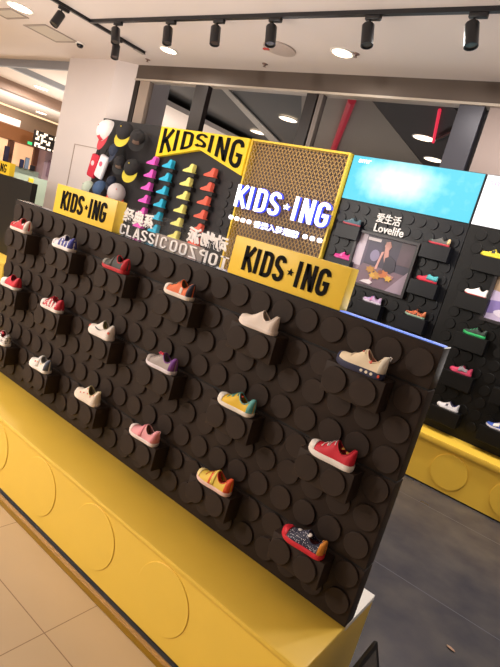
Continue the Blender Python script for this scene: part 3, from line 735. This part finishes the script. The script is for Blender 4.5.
for x in (-3.45, -3.37, -3.29, -3.21, -2.53, -2.45, -2.37):
    bm = NB(); disc(bm, x, 1.585, .022, 4.128, 4.1, 10); link('dot', bm, mat('f2f2ff', .5, emit=1.4), ns, world=True)
# left hand hat and boot panel
LP = mat('1c191c', .5, bump=.1)
bx2 = [-4.79, -4.52, -4.18, -3.86]; bz = [1.93-.1475*k for k in range(6)]
lp = thing('wall_display_panel', 'dark wall panel with caps and rows of coloured boots beside the pillar', 'wall panel', (-4.7, 4.2, .386))
bm = NB(); box(bm, -5.97, -3.475, 4.18, 4.198, .386, 2.38); box(bm, -5.68, -3.475, 4.198, 4.279, .386, 2.38)
for k in range(10): box(bm, -5.97, -3.475, 4.176, 4.18, 2.37-.1475*(k+2)-.14, 2.37-.1475*(k+2)-.004)
studs(bm, [-3.53, -3.63], [1.9-.1*k for k in range(6)], .04, 4.176, 4.165, None, 12)
link('panel', bm, LP, lp, world=True)
for x in bx2:
    for z in bz:
        bm = NB(); box(bm, x-.02, x+.09, 4.10, 4.176, z-.04, z, bev=.002); link('shelf', bm, mat('1d1a1c', .5), lp, world=True)
# boots
def boot(col, lab, loc):
    bm = NB()
    pr = [(-.09, 0), (.05, 0), (.052, .03), (.06, .088), (.04, .098), (.012, .092), (.004, .05), (-.02, .04), (-.06, .032), (-.09, .018)]
    prism(bm, pr, -.03, .03)
    es = [e for e in bm.edges]
    bmesh.ops.bevel(bm, geom=es, offset=.006, segments=2, affect='EDGES')
    r = thing('high_top_boot', lab, 'boot', loc, group='coloured high-top boots on the dark wall panel')
    link('upper', bm, mat(col, .6), r, smooth=True)
    bm = NB(); prism(bm, [(-.082, -.0), (.062, 0), (.064, .012), (-.083, .014)], -.033, .033); link('sole', bm, mat(col, .5, key=('s', col)), r)
    return r
proto = {}
rn = ['top', 'second', 'third', 'fourth', 'fifth', 'bottom']
for x, col, nm in zip(bx2, ('ee5cc8', '2bb8e0', 'f2ea84', 'ee6650'), ('pink', 'turquoise', 'pale yellow', 'orange red')):
    for k, z in enumerate(bz):
        lab = f'{nm} high-top boot on the dark wall panel, {rn[k]} one of its column'
        if k == 0: proto[nm] = boot(col, lab, (x, 4.12, z+.0005))
        else:
            dup(proto[nm], (x, 4.12, z+.0005), lab)
# arched KIDSING sign
ks = thing('shaped_sign', 'yellow notched sign with black KIDSING letters above the boots', 'sign', (-4.13, 4.15, 2.0))
TL, TR_, BR, NO, BL = (-4.80, 2.372), (-3.48, 2.378), (-3.48, 2.01), (-4.13, 2.19), (-4.80, 2.03)
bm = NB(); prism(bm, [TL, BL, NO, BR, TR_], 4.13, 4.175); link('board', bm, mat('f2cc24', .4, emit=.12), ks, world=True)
def warp(k, v):
    x = -4.74+1.22*k
    zb = (BL[1]+(NO[1]-BL[1])*(x-BL[0])/(NO[0]-BL[0])) if x < NO[0] else (NO[1]+(BR[1]-NO[1])*(x-NO[0])/(BR[0]-NO[0]))
    zb += .03; zt = 2.355
    return x, zb+(zt-zb)*v
bm = NB(); strokes_text(bm, 'KIDSING', 0, 1, 0, 1, 4.122, 4.13, t=.14, gap=.12, fn2=warp); link('lettering', bm, mat('0a0808', .7, spec=.15), ks, world=True)
# lettering printed on a clear acrylic strip standing on the board's top edge
LW = mat('fbf6f6', .5)
YL = YB+.035
tl = thing('acrylic_sign', 'clear acrylic sign with white CLASSIC and mirrored TOPZOO lettering standing on the board', 'sign', (-1.61, YL, ZT+.004))
bm = NB(); strokes_text(bm, 'CLASSIC', -1.957, -1.632, ZT+.006, ZT+.056, YL-.004, YL, t=.12); link('lettering', bm, LW, tl, world=True)
bm = NB(); font_text(bm, '经典系', -1.95, -1.742, ZT+.066, ZT+.132, YL-.004, YL, bold=.03); link('lettering', bm, LW, tl, world=True)
bm = NB(); strokes_text(bm, 'TOPZOO', -1.61, -1.275, ZT+.006, ZT+.056, YL-.004, YL, t=.12, flip=True); link('lettering', bm, LW, tl, world=True, label='mirrored lettering')
bm = NB(); font_text(bm, '动物派', -1.525, -1.30, ZT+.066, ZT+.132, YL-.004, YL, flip=True, bold=.03); link('lettering', bm, LW, tl, world=True, label='mirrored lettering')
pbox('frosted_strip', (-1.715, -1.42, YL+.001, YL+.004, ZT+.0045, ZT+.062), mat('b9aca6', .3, alpha=.6), tl)
clear = bpy.data.materials.new('m_clear_acrylic'); clear.use_nodes = True; b = clear.node_tree.nodes['Principled BSDF']
b.inputs['Alpha'].default_value = .02; b.inputs['Base Color'].default_value = (.9, .92, .95, 1); b.inputs['Roughness'].default_value = .1
pbox('acrylic_sheet', (-1.962, -1.25, YL+.0042, YL+.0065, ZT+.0045, ZT+.136), clear, tl)
pbox('blue_edge_strip', (-.737, XB1, YB-.001, YB+.03, ZT+.0042, ZT+.0075), mat('6f8cf0', .4, emit=.55), db, label='blue edge strip')  # emissive blue strip along the right part of the top edge
# ---- caps
def cap(loc, lab, dome, brim, rot=(0, 0, 0), patch=None, sc=1.0, hang=True):
    t = thing('cap', lab, 'cap', loc, rot, 'caps on the dark wall panel')
    bm = NB(); n = 20; R0 = .1*sc; rings = []
    for i in range(9):
        ph = (PI/2)*i/8; r = R0*math.cos(ph)*(1 if i < 8 else .02); z = R0*.95*math.sin(ph)
        rings.append([bm.verts.new((r*math.cos(2*PI*k/n), r*math.sin(2*PI*k/n)*1.1, z)) for k in range(n)])
    for a, b in zip(rings, rings[1:]):
        for k in range(n): bm.faces.new((a[k], a[(k+1) % n], b[(k+1) % n], b[k]))
    bm.faces.new(rings[-1]); bm.faces.new(rings[0])
    link('crown', bm, mat(dome, .8), t, smooth=True)
    bm = NB(); A = []; B = []; A2 = []; B2 = []
    for k in range(13):
        a = -PI*.86+PI*.72*k/12; c, s_ = math.cos(a), math.sin(a)
        ex = 1+.75*math.sin(PI*k/12)
        for Lst, rr, zz in ((A, 1.0, 0), (B, ex, -.018*math.sin(PI*k/12)), (A2, 1.0, .006), (B2, ex, .004-.018*math.sin(PI*k/12))):
            Lst.append(bm.verts.new((R0*rr*c, R0*1.1*rr*s_, zz)))
    for k in range(12):
        bm.faces.new((A[k], A[k+1], B[k+1], B[k])); bm.faces.new((A2[k], A2[k+1], B2[k+1], B2[k])); bm.faces.new((B[k], B[k+1], B2[k+1], B2[k]))
    link('brim', bm, mat(brim, .7), t, smooth=True)
    bm = NB(); lathe(bm, [(.001, .0), (.008, .002), (.008, .006), (.001, .009)], (0, 0, R0*.95), 10); link('button', bm, mat(brim, .7), t)
    if patch:
        bm = NB(); g = []
        for i in range(5):
            row = []
            for j in range(7):
                ph = .12+.55*i/4; a = -PI/2-.5+1.0*j/6; r = R0*1.012
                row.append(bm.verts.new((r*math.cos(ph)*math.cos(a), 1.1*r*math.cos(ph)*math.sin(a), r*.95*math.sin(ph))))
            g.append(row)
        for i in range(4):
            for j in range(6): bm.faces.new((g[i][j], g[i+1][j], g[i+1][j+1], g[i][j+1]))
        link('front_patch', bm, mat(patch, .7), t, smooth=True)
    return t
rx = math.radians(66)
cap((-5.665, 4.05, 2.202), 'white child cap with red front and red brim edge, upper left of panel', 'f0eae8', 'c83a4a', (1.25, 0, -.25), 'e04858', 1.3)
cap((-5.335, 4.06, 2.232), 'black cap with yellow brim, top row between white and black caps', '262326', 'd8c23a', (rx, 0, .25), None, 1.05)
cap((-5.085, 4.06, 2.192), 'plain black cap with tan emblem, rightmost of the top row', '1f1c1e', '1a181a', (rx, 0, .7), '6d5648', .9)
cap((-5.465, 4.08, 2.002), 'dusty navy cap below the yellow brimmed one', '2c3448', '2a3348', (rx, 0, -.3), None, .85)
cap((-5.315, 4.07, 1.872), 'black cap with tan front in the second row', '1f1c1f', '1a1a1c', (rx, 0, .6), '6e5a4c', .8)
cap((-5.075, 4.07, 1.842), 'black cap with yellow brim, second row next to the pink boots', '1d1b1c', 'c8b832', (rx, 0, .3), None, 1.0)
cap((-5.255, 4.06, 1.512), 'light grey cap with red brim, just above the left yellow sign', 'c4bcbc', 'd04438', (rx, 0, .8), None, 1.1)
cap((-5.585, 4.06, 1.512), 'blue denim cap low on the panel behind the left sign', '3f587c', '2c3f5c', (rx, 0, -.2), None, .95)
cap((-5.825, 4.06, 1.482), 'pale green and white cap at the lower left edge of the panel', 'b8c4b4', '7a9484', (rx, 0, -.3), None, .85)
cap((-5.405, 4.07, 1.632), 'dark navy cap beneath the second row', '1c2438', '1a2034', (rx, 0, .1), None, .65)
# ---- hanging bags
def bag(loc, lab, col, patch, rot):
    t = thing('hanging_bag', lab, 'bag', loc, rot, 'small bags hanging on the dark wall panel')
    bm = NB(); box(bm, -.08, .08, -.03, .03, -.16, .14, bev=.03); 
    link('body', bm, mat(col, .7), t, smooth=True)
    bm = NB(); disc(bm, 0, .02, .032, -.028, -.034, 16); link('emblem', bm, mat(patch, .7), t)
    bm = NB(); tube(bm, [(-.03, 0, .12), (-.02, -.005, .2), (0, 0, .23), (.02, -.005, .2), (.03, 0, .12)], .006, 6); link('strap', bm, mat('1c1a1c', .7), t, smooth='all')
    return t
bag((-5.845, 4.09, 1.775), 'red hanging bag at the left edge of the cap panel', 'c8243c', 'f0c8cc', (0, .16, 0))
bag((-5.665, 4.08, 1.785), 'white hanging bag with pink emblem beside the red bag', 'e8e4ea', 'd8607c', (0, .26, 0))

# ================================================================== CEILING FITTINGS
def track(name, p0, p1, lab):
    t = thing('lighting_track', lab, 'lighting track', ((p0[0]+p1[0])/2, (p0[1]+p1[1])/2, CZ-.012), group=None)
    bm = NB(); box(bm, min(p0[0], p1[0])-.017, max(p0[0], p1[0])+.017, min(p0[1], p1[1])-.017, max(p0[1], p1[1])+.017, CZ-.03, CZ-.0005)
    link('rail', bm, BLKMET, t, world=True)
    return t
track('a', (-5.1, 3.22), (1.5, 3.22), 'long black lighting track running parallel to the glazing')
t2 = track('b', (-5.13, .5), (-5.13, 3.92), 'black lighting track running towards the white pillar on the left')
bm = NB(); box(bm, -5.155, -5.105, 3.80, 3.94, CZ-.036, CZ-.03); link('end_cap', bm, mat('8d8680', .4), t2, world=True)
def spot(loc, lab, rot, L=.145, r=.042):
    t = thing('track_spotlight', lab, 'spotlight', loc, (0, 0, rot[2]), 'black track spotlights')
    bm = NB(); box(bm, -.055, .055, -.017, .017, -.06, -.031, bev=.004); link('adapter', bm, BLKMET, t, smooth=True)
    h = Matrix.Rotation(rot[1], 4, 'Y') @ Matrix.Rotation(rot[0], 4, 'X')
    piv = Vector((-.02, 0, -.10))
    bm = NB(); tube(bm, [(-.02, 0, -.055), (-.02, 0, -.09), piv], .008, 8); link('arm', bm, BLKMET, t, smooth=True)
    bm = NB(); n = 20
    prof = [(.001, 0), (r*.9, 0), (r, -.006), (r, -L), (r*.86, -L), (r*.8, -L+.02), (.001, -L+.02)]
    lathe(bm, prof, (0, 0, 0), n)
    bmesh.ops.transform(bm, matrix=Matrix.Translation(piv) @ h @ Matrix.Translation((0, 0, .012)), verts=bm.verts)
    head = link('head', bm, BLKMET, t, smooth=True)
    bm = NB(); lathe(bm, [(.001, -L+.016), (r*.78, -L+.016), (r*.78, -L+.010), (.001, -L+.010)], (0, 0, 0), n)
    bmesh.ops.transform(bm, matrix=Matrix.Translation(piv) @ h @ Matrix.Translation((0, 0, .012)), verts=bm.verts)
    lens = link('lens', bm, mat('4a4640', .2), t, smooth=True)
    lens.parent = head
    return t
spot((-5.13, 2.92, CZ), 'black spotlight on the left track, tilted, top left corner', (0, .42, PI/2))
spot((-5.13, 3.58, CZ), 'black spotlight hanging below the track crossing, lower of the pair', (-.15, -.3, 0))
for x, l, a in [(-4.72, 'black track spotlight right at the track crossing, upper of the pair', (-.1, -.38, 0)), (-3.97, 'black track spotlight above the left ceiling downlight', (-.1, -.3, 0)), (-3.39, 'black track spotlight between the two left downlights', (-.1, -.3, 0)), (-2.81, 'black track spotlight above the round smoke detector', (-.1, -.3, 0)),
             (-1.99, 'black track spotlight above the glazing, second from right edge', (-.1, -.3, 0)), (-1.30, 'black track spotlight nearest the right edge of the ceiling', (-.1, -.3, 0))]:
    spot((x+.05, 3.22, CZ), l, a)
def downlight(x, y, z, lab, r=.085, e=9):
    t = thing('ceiling_downlight', lab, 'downlight', (x, y, z), group='round ceiling downlights')
    bm = NB(); lathe(bm, [(r, -.0005), (r+.018, -.0005), (r+.018, -.008), (r, -.010)], (0, 0, 0), 28, caps=False); link('trim_ring', bm, WHITE, t, smooth=True)
    bm = NB(); lathe(bm, [(.001, -.003), (r, -.003), (r, -.007), (.001, -.009)], (0, 0, 0), 28); link('diffuser', bm, mat('ffe8c8', .5, emit=e), t, smooth=True)
downlight(-4.67, 3.88, CZ, 'round glowing downlight left of centre on shop ceiling')
downlight(-2.52, 3.86, CZ, 'round glowing downlight right of the smoke detector')
downlight(-5.97, 2.92, CZ, 'large glowing downlight at the top left corner of the ceiling', .12)
downlight(-10.5, 5.8, CZ+.02, 'small downlight on the mall ceiling left of the pillar', .13)
downlight(-14.0, 8.9, CZ+.02, 'distant mall downlight just above the chequered lattice, right', .14)
downlight(-14.6, 8.2, CZ+.02, 'distant mall downlight left above the chequered lattice', .14)
for x, y, l in [(-6.45, 7.83, 'downlight beyond the glass, lower left one above KIDSING sign'), (-5.03, 6.74, 'downlight beyond the glass above the mesh panel'), (-2.85, 6.83, 'downlight beyond the glass between the red strips, higher one'), (-3.07, 7.98, 'downlight beyond the glass, lower one over the blue lightbox')]:
    downlight(x, y, 3.28 if x > -4 else 3.30, l, .14, 3)
sd = thing('smoke_detector', 'round white ceiling speaker disc with red indicator above the glazing', 'detector', (-3.13, 3.8, CZ))
bm = NB(); lathe(bm, [(.001, -.0005), (.15, -.0005), (.15, -.012), (.12, -.02), (.001, -.022)], (0, 0, 0), 30); link('body', bm, mat('b7a79e', .6), sd, smooth=True)
bm = NB(); box(bm, -.15, -.09, -.05, -.02, -.03, -.016, bev=.004); link('indicator', bm, mat('b03a34', .5), sd)
dc = thing('dome_camera', 'small black dome camera on the ceiling beside the pillar', 'camera', (-6.1, 3.75, CZ))
bm = NB(); lathe(bm, [(.001, -.0005), (.055, -.0005), (.055, -.015), (.001, -.016)], (0, 0, 0), 20); link('base', bm, WHITE, dc, smooth=True)
bm = NB(); lathe(bm, [(.04, -.015), (.038, -.035), (.025, -.05), (.001, -.056)], (0, 0, 0), 20); link('dome', bm, mat('1a1820', .15), dc, smooth=True)
for x, y, l in [(-5.32, 4.15, 'small ceiling sprinkler at the corner next to the pillar'), (-3.55, 4.15, 'small ceiling sprinkler above the notched sign'), (-2.40, 3.88, 'small ceiling sprinkler right of the right downlight'), (-1.25, 4.15, 'small ceiling sprinkler near the right edge of the ceiling')]:
    t = thing('sprinkler', l, 'sprinkler', (x, y, CZ), group='ceiling sprinklers')
    bm = NB(); lathe(bm, [(.001, -.0005), (.03, -.0005), (.03, -.005), (.01, -.008), (.01, -.025), (.018, -.028), (.001, -.03)], (0, 0, 0), 14); link('body', bm, mat('7d6660', .4), t, smooth=True)
# ceiling grilles
for (cx, cy), l in [((-6.33, 3.5), 'square flush ceiling grille near the pillar'), ((-6.42, 3.03), 'square flush ceiling grille beside the large corner downlight')]:
    t = thing('ceiling_grille', l, 'grille', (cx, cy, CZ), group='flush ceiling grilles')
    hx_, hy = .24, (.22 if cy > 3.2 else .11)
    bm = NB()
    for a in ((-hx_, hx_, -hy, -hy+.03), (-hx_, hx_, hy-.03, hy), (-hx_, -hx_+.03, -hy+.03, hy-.03), (hx_-.03, hx_, -hy+.03, hy-.03)): box(bm, a[0], a[1], a[2], a[3], -.008, -.0005)
    link('frame', bm, mat('9c9088', .6), t)
    bm = NB(); box(bm, -hx_+.03, hx_-.03, -hy+.03, hy-.03, -.004, -.0005); link('plate', bm, mat('c4baae', .6), t)
# ================================================================== FAR LEFT UNIT
fu = thing('display_board', 'far black display board at the left edge behind the front board', 'display board', (-8, 3.4, .346))
bm = NB(); box(bm, -9.6, -5.97, 3.4, 3.47, .40, 1.36); link('panel', bm, mat('15120f', .5), fu, world=True)
fp = thing('yellow_plinth', 'yellow plinth of the far display unit peeking at the left edge', 'plinth', (-7.5, 3.3, 0))
pbox('body', (-9.8, -5.74, 3.1, 3.7, .0, .37), YEL, fp); pbox('top_board', (-9.8, -5.72, 3.09, 3.7, .37, .40), YEL, fp, bev=.006)
fs = thing('sign_box', 'yellow KIDS ING box sign cut by the left edge on the far board', 'sign', (-6.9, 3.4, 1.36))
pbox('box', (-7.25, -6.55, 3.4, 3.47, 1.3605, 1.52), mat('e8c42c', .42), fs); 
bm = NB(); strokes_text(bm, 'KIDS*ING', -7.19, -6.62, 1.385, 1.49, 3.396, 3.4, t=.14); link('lettering', bm, mat('0a0507', .7, spec=.15), fs, world=True)
# ================================================================== FLOOR MIRROR + SCRAP
fm = thing('floor_mirror', 'small black framed foot mirror leaning beside the yellow plinth end, bottom right', 'mirror', (-.2, 1.5, 0))
top = Vector((-.306, 0, .248)); bot = Vector((-.20, 0, 0)); 
def quad(bm, a, b, y0, y1, th):
    d = (b-a).normalized(); n = Vector((-d.z, 0, d.x))*th
    vs = [bm.verts.new(v) for v in (a+Vector((0, y0, 0)), b+Vector((0, y0, 0)), b+Vector((0, y1, 0)), a+Vector((0, y1, 0)))]
    ws = [bm.verts.new(v.co-n) for v in vs]
    bm.faces.new(vs); bm.faces.new(ws)
    for i in range(4): bm.faces.new((vs[i], vs[(i+1) % 4], ws[(i+1) % 4], ws[i]))
d = (bot-top)
bm = NB(); Y0, Y1 = 1.30, 1.72
quad(bm, top, top+d*.07, Y0, Y1, .014); quad(bm, bot-d*.07, bot, Y0, Y1, .014)
quad(bm, top+d*.07, bot-d*.07, Y0, Y0+.018, .014); quad(bm, top+d*.07, bot-d*.07, Y1-.018, Y1, .014)
link('frame', bm, mat('0e0c0c', .35), fm, world=True)
bm = NB(); quad(bm, top+d*.07, bot-d*.07, Y0+.018, Y1-.018, .006); link('glass', bm, mat('6a635c', .25, metal=.4), fm, world=True)
bm = NB(); prism(bm, [(-.02, -.006), (-.006, -.009), (.012, -.003), (.02, .006), (.002, .008), (-.014, .003)], 0, .003)
bmesh.ops.rotate(bm, verts=bm.verts, matrix=Matrix.Rotation(PI/2, 3, 'X')); bmesh.ops.translate(bm, verts=bm.verts, vec=(-.125, 2.32, .0035))
tag(link('paper_scrap', bm, mat('b08c74', .7)), 'tiny tan scrap lying on the dark floor', 'scrap')
